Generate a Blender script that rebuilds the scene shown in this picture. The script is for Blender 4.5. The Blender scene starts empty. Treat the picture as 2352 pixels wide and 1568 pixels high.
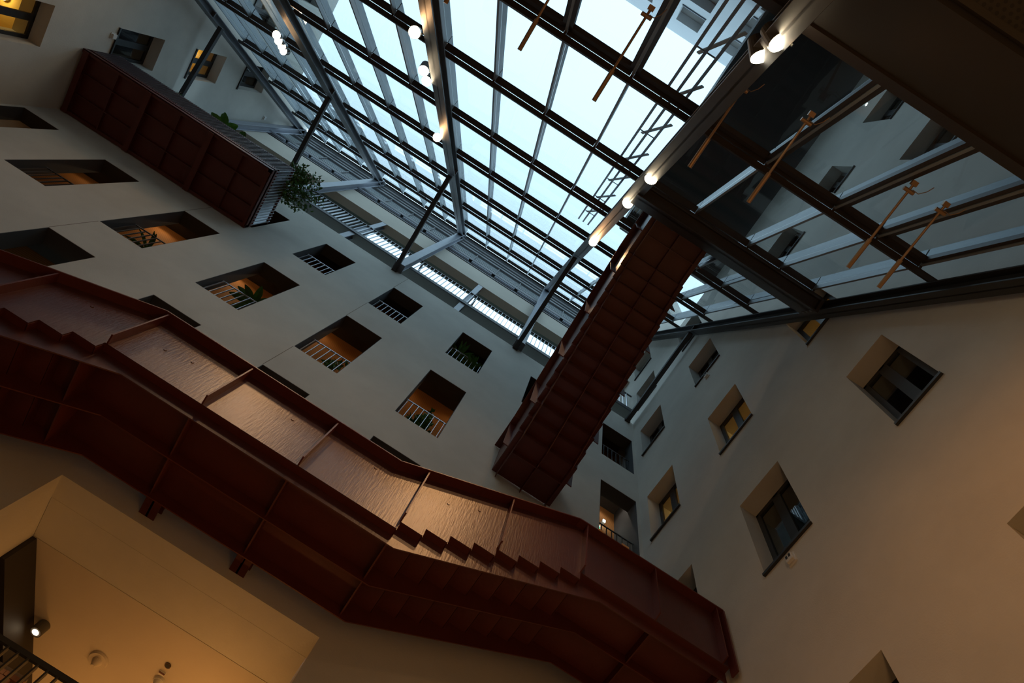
import bpy, bmesh, math, random
from mathutils import Vector, Matrix

random.seed(7)
S = 6.0          # metres per design unit (distance camera -> front wall)
EYE = 1.6        # eye height above the floor
ZF = -EYE / S    # floor level in design units
sc = bpy.context.scene
C = sc.collection

# ---------------------------------------------------------------- camera
YAW, EL, ROLL, FPX = math.radians(4.269), math.radians(73.81), math.radians(28.803), 1644.13
fwd = Vector((math.sin(YAW) * math.cos(EL), math.cos(YAW) * math.cos(EL), math.sin(EL)))
rgt0 = Vector((math.cos(YAW), -math.sin(YAW), 0)); up0 = rgt0.cross(fwd)
rgt = math.cos(ROLL) * rgt0 + math.sin(ROLL) * up0
upv = -math.sin(ROLL) * rgt0 + math.cos(ROLL) * up0
cam_d = bpy.data.cameras.new('camera'); cam = bpy.data.objects.new('camera', cam_d); C.objects.link(cam)
cam.matrix_world = Matrix(((rgt.x, upv.x, -fwd.x, 0), (rgt.y, upv.y, -fwd.y, 0), (rgt.z, upv.z, -fwd.z, EYE), (0, 0, 0, 1)))
cam_d.sensor_width = 36.0; cam_d.lens = FPX / 2352 * 36.0; cam_d.clip_start = 0.05; cam_d.clip_end = 500
sc.camera = cam

# ---------------------------------------------------------------- sky and exposure
w = bpy.data.worlds.new('overcast_sky'); sc.world = w; w.use_nodes = True
bg = w.node_tree.nodes['Background']; bg.inputs[0].default_value = (0.57, 0.82, 1.0, 1); bg.inputs[1].default_value = 2.0
sc.view_settings.view_transform = 'Standard'; sc.view_settings.look = 'None'
sc.view_settings.exposure = 0.0; sc.view_settings.gamma = 1.0; sc.view_settings.use_curve_mapping = False
WARM = (1.0, 0.60, 0.27)
P_SPOT = 75.0     # rafter spotlights, W
P_FILL = 33.0    # added floor uplighters, warm fill from below
P_GAL = 9.0        # gallery downlights
P_ROOM = 8.0      # rooms behind the windows

# ---------------------------------------------------------------- materials
def principled(name, col, rough=0.6, metal=0.0, spec=0.5, noise=0.0, nscale=2.0, bump=0.0, bscale=60.0, coat=0.0, stretch=None):
    m = bpy.data.materials.new(name); m.use_nodes = True
    nt = m.node_tree; b = nt.nodes['Principled BSDF']
    b.inputs['Base Color'].default_value = (*col, 1); b.inputs['Roughness'].default_value = rough
    b.inputs['Metallic'].default_value = metal; b.inputs['Specular IOR Level'].default_value = spec
    if coat: b.inputs['Coat Weight'].default_value = coat; b.inputs['Coat Roughness'].default_value = 0.3
    tc = nt.nodes.new('ShaderNodeTexCoord') if (noise or bump) else None
    geo = nt.nodes.new('ShaderNodeNewGeometry') if (noise or bump) else None
    if noise:
        n = nt.nodes.new('ShaderNodeTexNoise'); n.inputs['Scale'].default_value = nscale; n.inputs['Detail'].default_value = 6
        n.inputs['Roughness'].default_value = 0.6
        nt.links.new(geo.outputs['Position'], n.inputs['Vector'])
        r = nt.nodes.new('ShaderNodeMapRange'); r.inputs[1].default_value = 0.3; r.inputs[2].default_value = 0.7
        r.inputs[3].default_value = 1 - noise; r.inputs[4].default_value = 1 + noise
        nt.links.new(n.outputs['Fac'], r.inputs[0])
        mx = nt.nodes.new('ShaderNodeVectorMath'); mx.operation = 'SCALE'; mx.inputs[0].default_value = col
        nt.links.new(r.outputs[0], mx.inputs['Scale']); nt.links.new(mx.outputs[0], b.inputs['Base Color'])
    if bump:
        n2 = nt.nodes.new('ShaderNodeTexNoise'); n2.inputs['Scale'].default_value = bscale; n2.inputs['Detail'].default_value = 4
        if stretch:
            mp = nt.nodes.new('ShaderNodeMapping'); mp.inputs['Scale'].default_value = stretch
            nt.links.new(geo.outputs['Position'], mp.inputs['Vector']); nt.links.new(mp.outputs[0], n2.inputs['Vector'])
        else: nt.links.new(geo.outputs['Position'], n2.inputs['Vector'])
        bp = nt.nodes.new('ShaderNodeBump'); bp.inputs['Strength'].default_value = bump; bp.inputs['Distance'].default_value = 0.02
        nt.links.new(n2.outputs['Fac'], bp.inputs['Height']); nt.links.new(bp.outputs[0], b.inputs['Normal'])
    return m

def glass(name, tint, gl=0.9):
    m = bpy.data.materials.new(name); m.use_nodes = True; nt = m.node_tree; nt.nodes.clear()
    o = nt.nodes.new('ShaderNodeOutputMaterial'); mix = nt.nodes.new('ShaderNodeMixShader')
    t = nt.nodes.new('ShaderNodeBsdfTransparent'); t.inputs[0].default_value = (*tint, 1)
    g = nt.nodes.new('ShaderNodeBsdfGlossy'); g.inputs['Roughness'].default_value = 0.01; g.inputs[0].default_value = (gl, gl, gl, 1)
    lw = nt.nodes.new('ShaderNodeLayerWeight'); lw.inputs[0].default_value = 0.5
    pw = nt.nodes.new('ShaderNodeMath'); pw.operation = 'POWER'; pw.inputs[1].default_value = 5.0; nt.links.new(lw.outputs['Facing'], pw.inputs[0])
    f = nt.nodes.new('ShaderNodeMath'); f.operation = 'MULTIPLY_ADD'; f.inputs[1].default_value = 0.7; f.inputs[2].default_value = 0.025; nt.links.new(pw.outputs[0], f.inputs[0])
    nt.links.new(f.outputs[0], mix.inputs[0]); nt.links.new(t.outputs[0], mix.inputs[1]); nt.links.new(g.outputs[0], mix.inputs[2])
    nt.links.new(mix.outputs[0], o.inputs[0]); return m

def emit(name, col, st):
    m = bpy.data.materials.new(name); m.use_nodes = True; nt = m.node_tree; nt.nodes.clear()
    o = nt.nodes.new('ShaderNodeOutputMaterial'); e = nt.nodes.new('ShaderNodeEmission')
    e.inputs[0].default_value = (*col, 1); e.inputs[1].default_value = st; nt.links.new(e.outputs[0], o.inputs[0]); return m

def stripes(name, c1, c2, axis, freq, rough=0.7):
    m = bpy.data.materials.new(name); m.use_nodes = True; nt = m.node_tree; b = nt.nodes['Principled BSDF']
    g = nt.nodes.new('ShaderNodeNewGeometry'); sx = nt.nodes.new('ShaderNodeSeparateXYZ'); nt.links.new(g.outputs['Position'], sx.inputs[0])
    mu = nt.nodes.new('ShaderNodeMath'); mu.operation = 'MULTIPLY'; mu.inputs[1].default_value = freq; nt.links.new(sx.outputs[axis], mu.inputs[0])
    fr = nt.nodes.new('ShaderNodeMath'); fr.operation = 'FRACT'; nt.links.new(mu.outputs[0], fr.inputs[0])
    cr = nt.nodes.new('ShaderNodeValToRGB'); cr.color_ramp.interpolation = 'CONSTANT'
    cr.color_ramp.elements[0].color = (*c2, 1); cr.color_ramp.elements[1].position = 0.28; cr.color_ramp.elements[1].color = (*c1, 1)
    nt.links.new(fr.outputs[0], cr.inputs[0]); nt.links.new(cr.outputs[0], b.inputs['Base Color']); b.inputs['Roughness'].default_value = rough
    return m

M = {}
M['plaster'] = principled('grey_plaster', (0.61, 0.59, 0.53), 0.9, noise=0.09, nscale=0.7, bump=0.12, bscale=45)
M['plaster_in'] = principled('pale_plaster', (0.62, 0.56, 0.47), 0.9, noise=0.04, nscale=0.8, bump=0.06, bscale=45)
M['stone_out'] = principled('pale_stone', (0.50, 0.50, 0.50), 0.8, noise=0.06, nscale=0.5)
M['dark_soffit'] = principled('dark_brown_soffit', (0.045, 0.036, 0.028), 0.8, noise=0.05)
M['jamb'] = principled('sky_tinted_board', (0.05, 0.053, 0.058), 0.7)  # slight blue stands for sky light falling on the jambs
M['olive'] = principled('olive_soffit', (0.075, 0.078, 0.066), 0.8, noise=0.05)
M['green_grey'] = principled('green_grey_ceiling', (0.26, 0.33, 0.32), 0.7)
M['orange_wall'] = stripes('orange_timber_cladding', (0.52, 0.24, 0.07), (0.30, 0.13, 0.035), 2, 16)
M['red'] = principled('oxide_red_paint', (0.105, 0.019, 0.013), 0.45, spec=0.5, noise=0.12, nscale=3.0, bump=0.10, bscale=28)
M['red_plate'] = principled('oxide_red_brushed_paint', (0.085, 0.019, 0.0145), 0.40, spec=0.8, noise=0.14, nscale=5.0, bump=0.16, bscale=42, stretch=(1, 1, 0.12))
M['slat'] = principled('dark_plum_steel', (0.060, 0.040, 0.046), 0.45, spec=0.5)
M['steel'] = principled('blue_grey_steel', (0.10, 0.112, 0.13), 0.45, metal=0.0, spec=0.5, noise=0.08, nscale=3)
M['steel_lt'] = principled('pale_grey_steel', (0.30, 0.32, 0.37), 0.42, spec=0.5, noise=0.08, nscale=3)
M['steel_dk'] = principled('charcoal_steel', (0.028, 0.029, 0.032), 0.5, spec=0.4)
M['purlin'] = principled('dark_bronze_steel', (0.035, 0.026, 0.021), 0.45, spec=0.5)
M['alu'] = principled('aluminium', (0.27, 0.31, 0.335), 0.45, metal=0.3)
M['rail'] = principled('galvanised_bar', (0.46, 0.50, 0.56), 0.4, metal=0.5)
M['rail_dk'] = principled('dark_bar', (0.05, 0.055, 0.06), 0.5)
M['frame'] = principled('dark_window_frame', (0.022, 0.024, 0.026), 0.5)
M['glass'] = glass('clear_pane', (0.93, 0.955, 0.965))
M['winglass'] = glass('window_pane', (0.8, 0.82, 0.82), 0.8)
M['room_dark'] = principled('unlit_room_dark', (0.10, 0.09, 0.08), 0.9)  # darkness of unlit rooms and panes put into the colour
M['room_yellow'] = principled('lit_room_yellow', (0.72, 0.50, 0.14), 0.9)  # yellow glow of the lit rooms put into the wall colour
M['brass'] = principled('brass_tube', (0.34, 0.22, 0.125), 0.4, metal=0.5)
M['white'] = principled('white_plastic', (0.72, 0.71, 0.68), 0.5)
M['black'] = principled('black_plastic', (0.01, 0.01, 0.01), 0.6)
M['lamp_body'] = principled('grey_lamp_housing', (0.09, 0.09, 0.085), 0.4)
M['lens'] = emit('warm_lamp_lens', (1.0, 0.80, 0.52), 60)
M['lens_soft'] = emit('soft_lamp_lens', (1.0, 0.78, 0.5), 12)
M['leaf'] = principled('leaf_green', (0.045, 0.15, 0.03), 0.45, noise=0.3, nscale=8)
M['leaf_lt'] = principled('fresh_leaf_green', (0.06, 0.24, 0.035), 0.4, noise=0.35, nscale=14)
M['stem'] = principled('brown_stem', (0.09, 0.055, 0.03), 0.8)
M['pot'] = principled('stone_pot', (0.35, 0.34, 0.33), 0.7)
M['floor'] = principled('screed_floor', (0.13, 0.115, 0.10), 0.6, noise=0.08)
M['panel'] = principled('dark_panel', (0.030, 0.026, 0.022), 0.6, noise=0.06)
M['brick'] = principled('red_brick', (0.22, 0.10, 0.05), 0.85, noise=0.25, nscale=5)
M['mortar'] = principled('mortar', (0.18, 0.14, 0.10), 0.9)
M['green_sign'] = emit('green_exit_sign', (0.05, 0.7, 0.3), 1.2)
M['white_sign'] = emit('white_exit_sign', (0.8, 1.0, 0.95), 2.5)
M['chip'] = principled('bare_primer', (0.60, 0.33, 0.14), 0.7)

# ---------------------------------------------------------------- mesh helpers
def W(p): return Vector((p[0] * S, p[1] * S, p[2] * S + EYE))

class MB:
    def __init__(self): self.v = []; self.f = []
    def add(self, pts, faces):
        n = len(self.v); self.v += [W(p) for p in pts]; self.f += [tuple(i + n for i in f) for f in faces]; return self
    def box(self, x0, x1, y0, y1, z0, z1, T=None):
        pts = [(x, y, z) for z in (z0, z1) for y in (y0, y1) for x in (x0, x1)]
        if T: pts = [T(*p) for p in pts]
        return self.add(pts, [(0, 2, 3, 1), (4, 5, 7, 6), (0, 1, 5, 4), (2, 6, 7, 3), (0, 4, 6, 2), (1, 3, 7, 5)])
    def prism(self, A, B):
        n = len(A)
        return self.add(list(A) + list(B), [tuple(range(n))[::-1], tuple(range(n, 2 * n))] + [(i, (i + 1) % n, n + (i + 1) % n, n + i) for i in range(n)])
    def bar(self, p, q, w, h, side=(1, 0, 0)):
        p, q = Vector(p), Vector(q); d = (q - p).normalized(); s = Vector(side); s = (s - d * s.dot(d)).normalized(); u = d.cross(s)
        c = [(-w / 2, -h / 2), (w / 2, -h / 2), (w / 2, h / 2), (-w / 2, h / 2)]
        return self.prism([p + s * a + u * b for a, b in c], [q + s * a + u * b for a, b in c])
    def tube(self, p, q, r, r2=None, n=10):
        p, q = Vector(p), Vector(q); d = (q - p).normalized()
        s = Vector((1, 0, 0)) if abs(d.x) < 0.8 else Vector((0, 1, 0)); s = (s - d * s.dot(d)).normalized(); u = d.cross(s); r2 = r if r2 is None else r2
        a = [(math.cos(2 * math.pi * i / n), math.sin(2 * math.pi * i / n)) for i in range(n)]
        return self.prism([p + (s * x + u * y) * r for x, y in a], [q + (s * x + u * y) * r2 for x, y in a])
    def build(self, name, mat, parent=None, bevel=0.0, smooth=False):
        if parent is not None: o0 = ORG[parent.name]
        else:
            lo = Vector((min(v.x for v in self.v), min(v.y for v in self.v), min(v.z for v in self.v)))
            hi = Vector((max(v.x for v in self.v), max(v.y for v in self.v), max(v.z for v in self.v)))
            o0 = Vector(((lo.x + hi.x) / 2, (lo.y + hi.y) / 2, lo.z))
        me = bpy.data.meshes.new(name); me.from_pydata([v - o0 for v in self.v], [], self.f)
        bm = bmesh.new(); bm.from_mesh(me); bmesh.ops.recalc_face_normals(bm, faces=bm.faces); bm.to_mesh(me); bm.free()
        me.materials.append(M[mat] if isinstance(mat, str) else mat)
        o = bpy.data.objects.new(name, me); C.objects.link(o)
        if smooth:
            for p in me.polygons: p.use_smooth = True
        if parent is not None: o.parent = parent; ORG[o.name] = o0
        else: o.location = o0; ORG[o.name] = o0
        if bevel:
            b = o.modifiers.new('bevel', 'BEVEL'); b.width = bevel; b.segments = 1; b.limit_method = 'ANGLE'
        return o

ORG = {}
def tag(o, label, cat, group=None, kind=None):
    o['label'] = label; o['category'] = cat
    if group: o['group'] = group
    if kind: o['kind'] = kind
    return o
def thing(name, label, cat, pos, group=None, kind=None):
    o = bpy.data.objects.new(name, None); C.objects.link(o); o.location = W(pos); o.empty_display_size = 0.2
    ORG[o.name] = W(pos); return tag(o, label, cat, group, kind)
def inst(src, parent, unit_shift, name=None):
    """another piece like src, sharing its mesh, shifted by unit_shift (design units)"""
    o = src.copy(); o.name = name or src.name.split('.')[0]; C.objects.link(o); o.parent = parent
    o.location = src.location + Vector(unit_shift) * S; ORG[o.name] = ORG[parent.name]; return o
def lamp(name, kind, pos, power, parent, col=WARM, size=0.05, target=None, angle=80, blend=0.6):
    d = bpy.data.lights.new(name, kind); d.energy = power; d.color = col; d.shadow_soft_size = size
    o = bpy.data.objects.new(name, d); C.objects.link(o); o.parent = parent; o.location = W(pos) - ORG[parent.name]
    if kind == 'SPOT':
        d.spot_size = math.radians(angle); d.spot_blend = blend
        o.rotation_euler = (W(target) - W(pos)).to_track_quat('-Z', 'Y').to_euler()
    return o

XL, XR = -1.96, 0.80
SL = 2.9; NIN = Vector((0, 0.94536, -0.32599))
def rp(x, yp, e=0.0):      # point on the slope of the glazing: e > 0 is towards the inside
    return (x, yp + NIN.y * e, 5.095 + SL * (yp - 1) + NIN.z * e)

# ---------------------------------------------------------------- setting: floor and walls
tag(MB().box(XL - .1, XR + .1, -1.05, 2.0, ZF - .03, ZF).build('floor', 'floor'), 'pale screed floor of the atrium below the camera', 'floor', kind='structure')

def wall_mesh(axis, c0, c1, u0, u1, z0, z1, holes, cut=None):
    """wall between planes c0 (room side) and c1, u along the wall; holes = (ua, ub, za, zb)"""
    us = sorted({u0, u1} | {h[k] for h in holes for k in (0, 1) if u0 < h[k] < u1}); zs = sorted({z0, z1} | {h[k] for h in holes for k in (2, 3) if z0 < h[k] < z1})
    if cut: us = sorted(set(us) | {cut[0], cut[1]}); zs = sorted(set(zs) | {cut[2], cut[3]})
    T = (lambda c, u, z: (u, c, z)) if axis == 'Y' else (lambda c, u, z: (c, u, z))
    hs = list(holes) + ([cut] if cut else [])
    def solid(i, j):
        if i < 0 or j < 0 or i >= len(us) - 1 or j >= len(zs) - 1: return False
        u = (us[i] + us[i + 1]) / 2; z = (zs[j] + zs[j + 1]) / 2
        return not any(h[0] < u < h[1] and h[2] < z < h[3] for h in hs)
    mb = MB()
    def quad(a, b, c, d): mb.add([a, b, c, d], [(0, 1, 2, 3)])
    for i in range(len(us) - 1):
        for j in range(len(zs) - 1):
            if not solid(i, j): continue
            a, b, c, d = us[i], us[i + 1], zs[j], zs[j + 1]
            for cc in (c0, c1): quad(T(cc, a, c), T(cc, b, c), T(cc, b, d), T(cc, a, d))
            if not solid(i - 1, j): quad(T(c0, a, c), T(c1, a, c), T(c1, a, d), T(c0, a, d))
            if not solid(i + 1, j): quad(T(c0, b, c), T(c1, b, c), T(c1, b, d), T(c0, b, d))
            if not solid(i, j - 1): quad(T(c0, a, c), T(c1, a, c), T(c1, b, c), T(c0, b, c))
            if not solid(i, j + 1): quad(T(c0, a, d), T(c1, a, d), T(c1, b, d), T(c0, b, d))
    return mb
def build_wall(name, mb, mat, label):
    o = mb.build(name, mat)
    bm = bmesh.new(); bm.from_mesh(o.data); bmesh.ops.remove_doubles(bm, verts=bm.verts, dist=1e-4); bmesh.ops.recalc_face_normals(bm, faces=bm.faces); bm.to_mesh(o.data); bm.free()
    return tag(o, label, 'wall', kind='structure')

ORD = ['nearest the left wall', 'second from the left wall', 'third from the left wall', 'fourth from the left wall', 'fifth from the left wall', 'sixth from the left wall', 'hidden behind the stair', 'beside the right wall corner']
COLS = [(-1.947, -1.793), (-1.593, -1.441), (-1.242, -1.085), (-0.890, -0.729), (-0.522, -0.362), (-0.145, 0.016), (0.228, 0.388), (0.624, 0.785)]
ROWS = {'A': (2.07, 2.535), 'B': (2.78, 3.145), 'C': (1.40, 1.86)}
fh = []
for r, (za, zb) in ROWS.items():
    for k, (a, b) in enumerate(COLS):
        if r == 'B' and k < 2: continue
        if r == 'C' and k in (7,): continue
        if r == 'A' and k == 6: fh.append((a, b, za + .02, zb)); continue
        fh.append((a, b, za, zb))
fh.append((-0.535, 0.026, 0.62, 1.095))
build_wall('wall_front', wall_mesh('Y', 1.0, 1.055, XL, XR, ZF, 3.39, fh), 'plaster', 'tall grey plaster wall with three rows of openings')
wf = bpy.data.objects['wall_front']
for x, za, zb in ((-.5225, 1.862, 2.066), (-.5225, 2.537, 2.778), (-.5225, 3.147, 3.388), (-1.2425, 1.862, 2.066), (-1.2425, 2.537, 2.72)):
    MB().box(x - .0007, x + .0007, .9996, 1.0002, za, zb).build('joint', 'mortar', wf)
build_wall('wall_front_upper', MB().box(XL, XR, 1.0, 1.05, 4.09, 4.39), 'plaster_in', 'pale wall band below the glass roof eaves')
sr = [(.41, .572, .74, 1.076), (.41, .572, 1.50, 1.835), (.41, .572, 2.19, 2.515), (.41, .572, 2.895, 3.19), (.41, .572, 3.46, 3.77),
      (.79, .95, 1.50, 1.836), (.79, .95, 2.19, 2.512), (.79, .95, 2.90, 3.19), (.79, .95, 3.475, 3.745), (.79, .95, 3.985, 4.26),
      (-.003, .131, 1.50, 1.84), (-.03, .128, .74, 1.073), (-.02, .139, 2.195, 2.5),
      (-.83, -.676, 2.99, 3.31), (-.47, -.352, 2.99, 3.285), (-.17, -.01, 2.99, 3.285), (-.66, -.5, 2.3, 2.6)]
build_wall('wall_right', wall_mesh('X', XR, XR + .12, -1.0, 1.75, ZF, 5.12, sr, cut=(-1.0, .56, 3.87, 5.12)), 'plaster', 'right plaster wall with deep square windows, warm at the bottom')
sl = [(.605, .765, 2.20, 2.52), (.622, .774, 2.88, 3.185), (.625, .777, 3.44, 3.72), (.63, .782, 3.947, 4.24), (.05, .2, 4.18, 4.42), (.28, .43, 3.75, 4.05)]
build_wall('wall_left', wall_mesh('X', XL, XL - .12, -1.0, 1.75, ZF, 5.12, sl, cut=(-1.0, .80, 4.64, 5.12)), 'plaster', 'left plaster wall with small deep windows above the red balcony')
# opposite wing of the courtyard
oh = [(-.154 + dx, .02 + dx, 4.90 - dz, 5.39 - dz) for dx in (-1.48, -1.11, -.74, -.37, 0, .37) for dz in (0, .68, 1.36)]
build_wall('wall_back', wall_mesh('Y', -1.0, -1.10, -1.96, .9, ZF, 5.83, oh), 'stone_out', 'outer courtyard wall with dark windows beyond the glass roof')
for k, (a, b, c, d) in enumerate(oh):
    if k in (9, 10, 11, 12, 13, 14, 15, 16, 17):
        wd = thing('window_%d' % (k + 40), 'dark courtyard window seen through the glass roof', 'window', (a, -1.05, c), 'windows of the courtyard wall outside the roof', 'structure')
        MB().box(a, b, -1.06, -1.055, c, d).build('pane', 'room_dark', wd); MB().box(a, b, -1.01, -.992, c - .012, c).build('window_sill', 'steel', wd)

# galleries behind the front wall: floor slabs, ceilings, cladding
YB = 1.165
tag(MB().box(XL, XR, YB, YB + .03, 1.40, 1.989).build('wall_gallery_lower', 'orange_wall'), 'orange timber cladding inside the lower gallery', 'wall', kind='structure')
tag(MB().box(XL, XR, YB, YB + .03, 2.066, 2.699).build('wall_gallery_middle', 'orange_wall'), 'orange timber cladding inside the middle gallery', 'wall', kind='structure')
tag(MB().box(XL, XR, YB, YB + .03, 2.78, 3.299).build('wall_gallery_upper', 'orange_wall'), 'orange timber cladding inside the upper gallery', 'wall', kind='structure')
for nm, a, b, lb in (('ceiling_middle', 2.70, 2.775, 'dark brown ceiling of the middle gallery'), ('ceiling_upper', 3.30, 3.38, 'dark brown ceiling of the upper gallery'), ('ceiling_lower', 1.99, 2.065, 'dark brown ceiling of the lower gallery')):
    tag(MB().box(XL, XR, 1.056, YB + .04, a, b).build(nm, 'dark_soffit'), lb, 'ceiling', kind='structure')
# lintel soffit strip, top gallery
tag(MB().box(XL, XR, 1.0, 1.35, 3.552, 3.575).build('floor_top_gallery', 'olive'), 'olive soffit of the top gallery floor above the wall', 'floor', kind='structure')
tag(MB().box(XL, XR, .994, .9995, 3.55, 3.582).build('trim_1', 'steel_dk'), 'black edge strip under the top gallery railing', 'trim', kind='structure')
tag(MB().box(XL, XR, 1.051, 1.105, 4.16, 4.20).build('ceiling_top_gallery', 'green_grey'), 'green grey ceiling strip of the top gallery', 'ceiling', kind='structure')
tag(MB().box(XL, XR, 1.30, 1.33, 3.58, 4.30).build('wall_top_gallery', 'plaster_in'), 'pale back wall of the top gallery', 'wall', kind='structure')
tag(MB().box(XL, -1.0, 1.106, 1.30, 4.17, 4.20).build('ceiling_top_gallery_louvre', 'alu'), 'lavender metal ceiling at the left of the top gallery', 'ceiling', kind='structure')
for k, x in enumerate((-1.0, -.62, -.24, .14, .52)):
    tag(MB().box(x, x + .012, 1.106, 1.30, 4.165, 4.19).build('trim_%d' % (k + 2), 'steel_lt'), 'narrow rooflight bar above the top gallery', 'trim', 'rooflight bars of the top gallery', 'structure')

# dark linings of the wall openings
for r, (za, zb) in ROWS.items():
    for k, (a, b) in enumerate(COLS):
        if (a, b, za, zb) not in fh: continue
        ln = thing('trim_%d' % (40 + 10 * 'ABC'.index(r) + k), 'dark lining of the %s row wall opening, %s' % ({'A': 'middle', 'B': 'upper', 'C': 'lower'}[r], ORD[k]), 'trim', ((a + b) / 2, 1.03, za), None, 'structure')
        MB().box(a, b, 1.0006, 1.0550, zb - .002, zb).build('head_board', 'dark_soffit', ln)
        for x0, x1 in ((a, a + .0015), (b - .0015, b)): MB().box(x0, x1, 1.0006, 1.0550, za, zb - .002).build('jamb_board', 'jamb', ln)

# ---------------------------------------------------------------- windows in the side walls
def side_window(n, X, sgn, y0, y1, z0, z1, lit, label, room=True):
    wd = thing('window_%d' % n, label, 'window', (X, (y0 + y1) / 2, z0), None, 'structure')
    d = .052 * sgn; t = .009; xf0, xf1 = X + d, X + d + .012 * sgn
    for a, b, c, e in ((y0, y0 + t, z0, z1), (y1 - t, y1, z0, z1), (y0, y1, z0, z0 + t), (y0, y1, z1 - t, z1)):
        MB().box(xf0, xf1, a, b, c, e).build('window_frame', 'frame', wd)
    ym = (y0 + y1) / 2
    MB().box(xf0, xf1, ym - .0085, ym + .0085, z0, z1).build('mullion', 'frame', wd)
    for a, b in ((y0 + t, ym - .0085), (ym + .0085, y1 - t)):
        cs = MB().box(xf0, xf1 - .004 * sgn, a, a + .005, z0 + t, z1 - t).box(xf0, xf1 - .004 * sgn, b - .005, b, z0 + t, z1 - t).box(xf0, xf1 - .004 * sgn, a + .005, b - .005, z0 + t, z0 + t + .006).box(xf0, xf1 - .004 * sgn, a + .005, b - .005, z1 - t - .006, z1 - t).build('casement', 'frame', wd)
        MB().box(X + d + .005 * sgn, X + d + .007 * sgn, a, b, z0 + t, z1 - t).build('pane', 'winglass', cs)
    MB().box(X - .007 * sgn, X + d, y0 - .002, y1 + .002, z0 - .006, z0 + .002).build('window_sill', 'frame', wd)
    if room:
        x0, x1 = X + .121 * sgn, X + .30 * sgn; e = .05; m = 'room_yellow' if lit else 'room_dark'
        mb = MB(); ya, yb, za, zb = y0 - e, y1 + e, z0 - .02, z1 + .03
        mb.add([(x1, ya, za), (x1, yb, za), (x1, yb, zb), (x1, ya, zb)], [(0, 1, 2, 3)])
        for p in (((ya, za), (yb, za)), ((ya, zb), (yb, zb)), ((ya, za), (ya, zb)), ((yb, za), (yb, zb))):
            mb.add([(x0, *p[0]), (x1, *p[0]), (x1, *p[1]), (x0, *p[1])], [(0, 1, 2, 3)])
        mb.build('room_lining', m, wd)
        if lit:
            MB().tube((X + .2 * sgn, ym, zb - .001), (X + .2 * sgn, ym, zb - .012), .012, n=12).build('ceiling_lamp', 'white', wd)
            lamp('room_light', 'POINT', (X + .2 * sgn, ym, zb - .03), P_ROOM, wd, (1.0, .70, .25), .03)
RL = ['deep window at the bottom right edge of the warm wall', 'window above the white twin-slot device on the warm wall', 'yellow lit window in the middle of the right wall',
      'dim window with a small white device at its sill corner', 'window corner behind the dark strut under the roof edge',
      'window just above the right end of the red stair', 'yellow lit window beside the wall corner', 'dark window beside the wall corner, above the yellow one', 'dim window behind the end of the dark strut', 'highest dark window beside the red stair',
      'large dark two-pane window high on the warm right wall', 'dark window recess at the far right edge', 'triangular yellow window cut off by the roof beam',
      'outer window of the side wing, larger, seen through the roof glass', 'outer window of the side wing beside the brass rods', 'outer window of the side wing above the deep beam', 'outer window of the side wing under the dark overhang']
for k, h in enumerate(sr): side_window(k + 1, XR, 1, *h, k in (2, 6, 12), RL[k])
LL = ['yellow lit window in the top left corner', 'dark window beside the end of the red balcony', 'yellow lit window behind the strut on the left wall', 'small triangular window under the left roof beam', 'outer window of the left wing seen through the roof', 'outer window of the left wing close to the left roof frame']
for k, h in enumerate(sl): side_window(k + 21, XL, -1, *h, k in (0, 2), LL[k])

# ---------------------------------------------------------------- glass roof
roof = thing('ceiling', 'steep glass roof of panes between bronze purlins', 'glass roof', (-.5, .3, 3.0), None, 'structure')
MUL = [-1.885, -1.775, -1.656, -1.475, -1.303, -1.122, -.944, -.767, -.592, -.416, -.240, -.064, .112, .295, .477, .594, .712]
RAF = [-1.915, -1.268, -.592, .113, .765]
YR = [-.328, -.168, 0.0, .168, .336, .504, .672, .840, .985]
GE = -.0185
for i in range(len(MUL) - 1):
    for j in range(len(YR) - 1):
        a, b, c, d = MUL[i] + .003, MUL[i + 1] - .003, YR[j] + .002, YR[j + 1] - .001
        MB().prism([rp(a, c, GE), rp(b, c, GE), rp(b, d, GE), rp(a, d, GE)], [rp(a, c, GE - .003), rp(b, c, GE - .003), rp(b, d, GE - .003), rp(a, d, GE - .003)]).build('pane', 'glass', roof)
def slope_box(mb, x0, x1, ya, yb, e0, e1):
    return mb.prism([rp(x0, ya, e0), rp(x1, ya, e0), rp(x1, yb, e0), rp(x0, yb, e0)], [rp(x0, ya, e1), rp(x1, ya, e1), rp(x1, yb, e1), rp(x0, yb, e1)])
for x in MUL:
    for j in range(len(YR) - 1):
        slope_box(MB(), x - .003, x + .003, YR[j] + .001, YR[j + 1] - .001, GE, -.0045).build('mullion', 'alu', roof)
        slope_box(MB(), x - .0022, x + .0022, YR[j] + .001, YR[j + 1] - .001, GE - .03, GE - .004).build('outer_fin', 'alu', roof)
for j, y in enumerate(YR):
    for i in range(len(MUL) - 1):
        slope_box(MB(), MUL[i] + .004, MUL[i + 1] - .004, y - .0007, y + .0007, GE - .004, -.0018).build('transom', 'purlin', roof)
    for a, b in zip(RAF[:-1], RAF[1:]):
        mb = MB(); slope_box(mb, a + .004, b - .004, y - .0004, y + .0004, .0014, .0150); slope_box(mb, a + .004, b - .004, y - .0014, y + .0014, .0142, .0160); slope_box(mb, a + .004, b - .004, y - .0009, y + .0009, .0013, .0024)
        mb.build('purlin', 'purlin', roof)
    for x in MUL:
        slope_box(MB(), x - .003, x + .003, y - .001, y + .001, -.0045, .0014).build('clip', 'purlin', roof)
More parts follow.
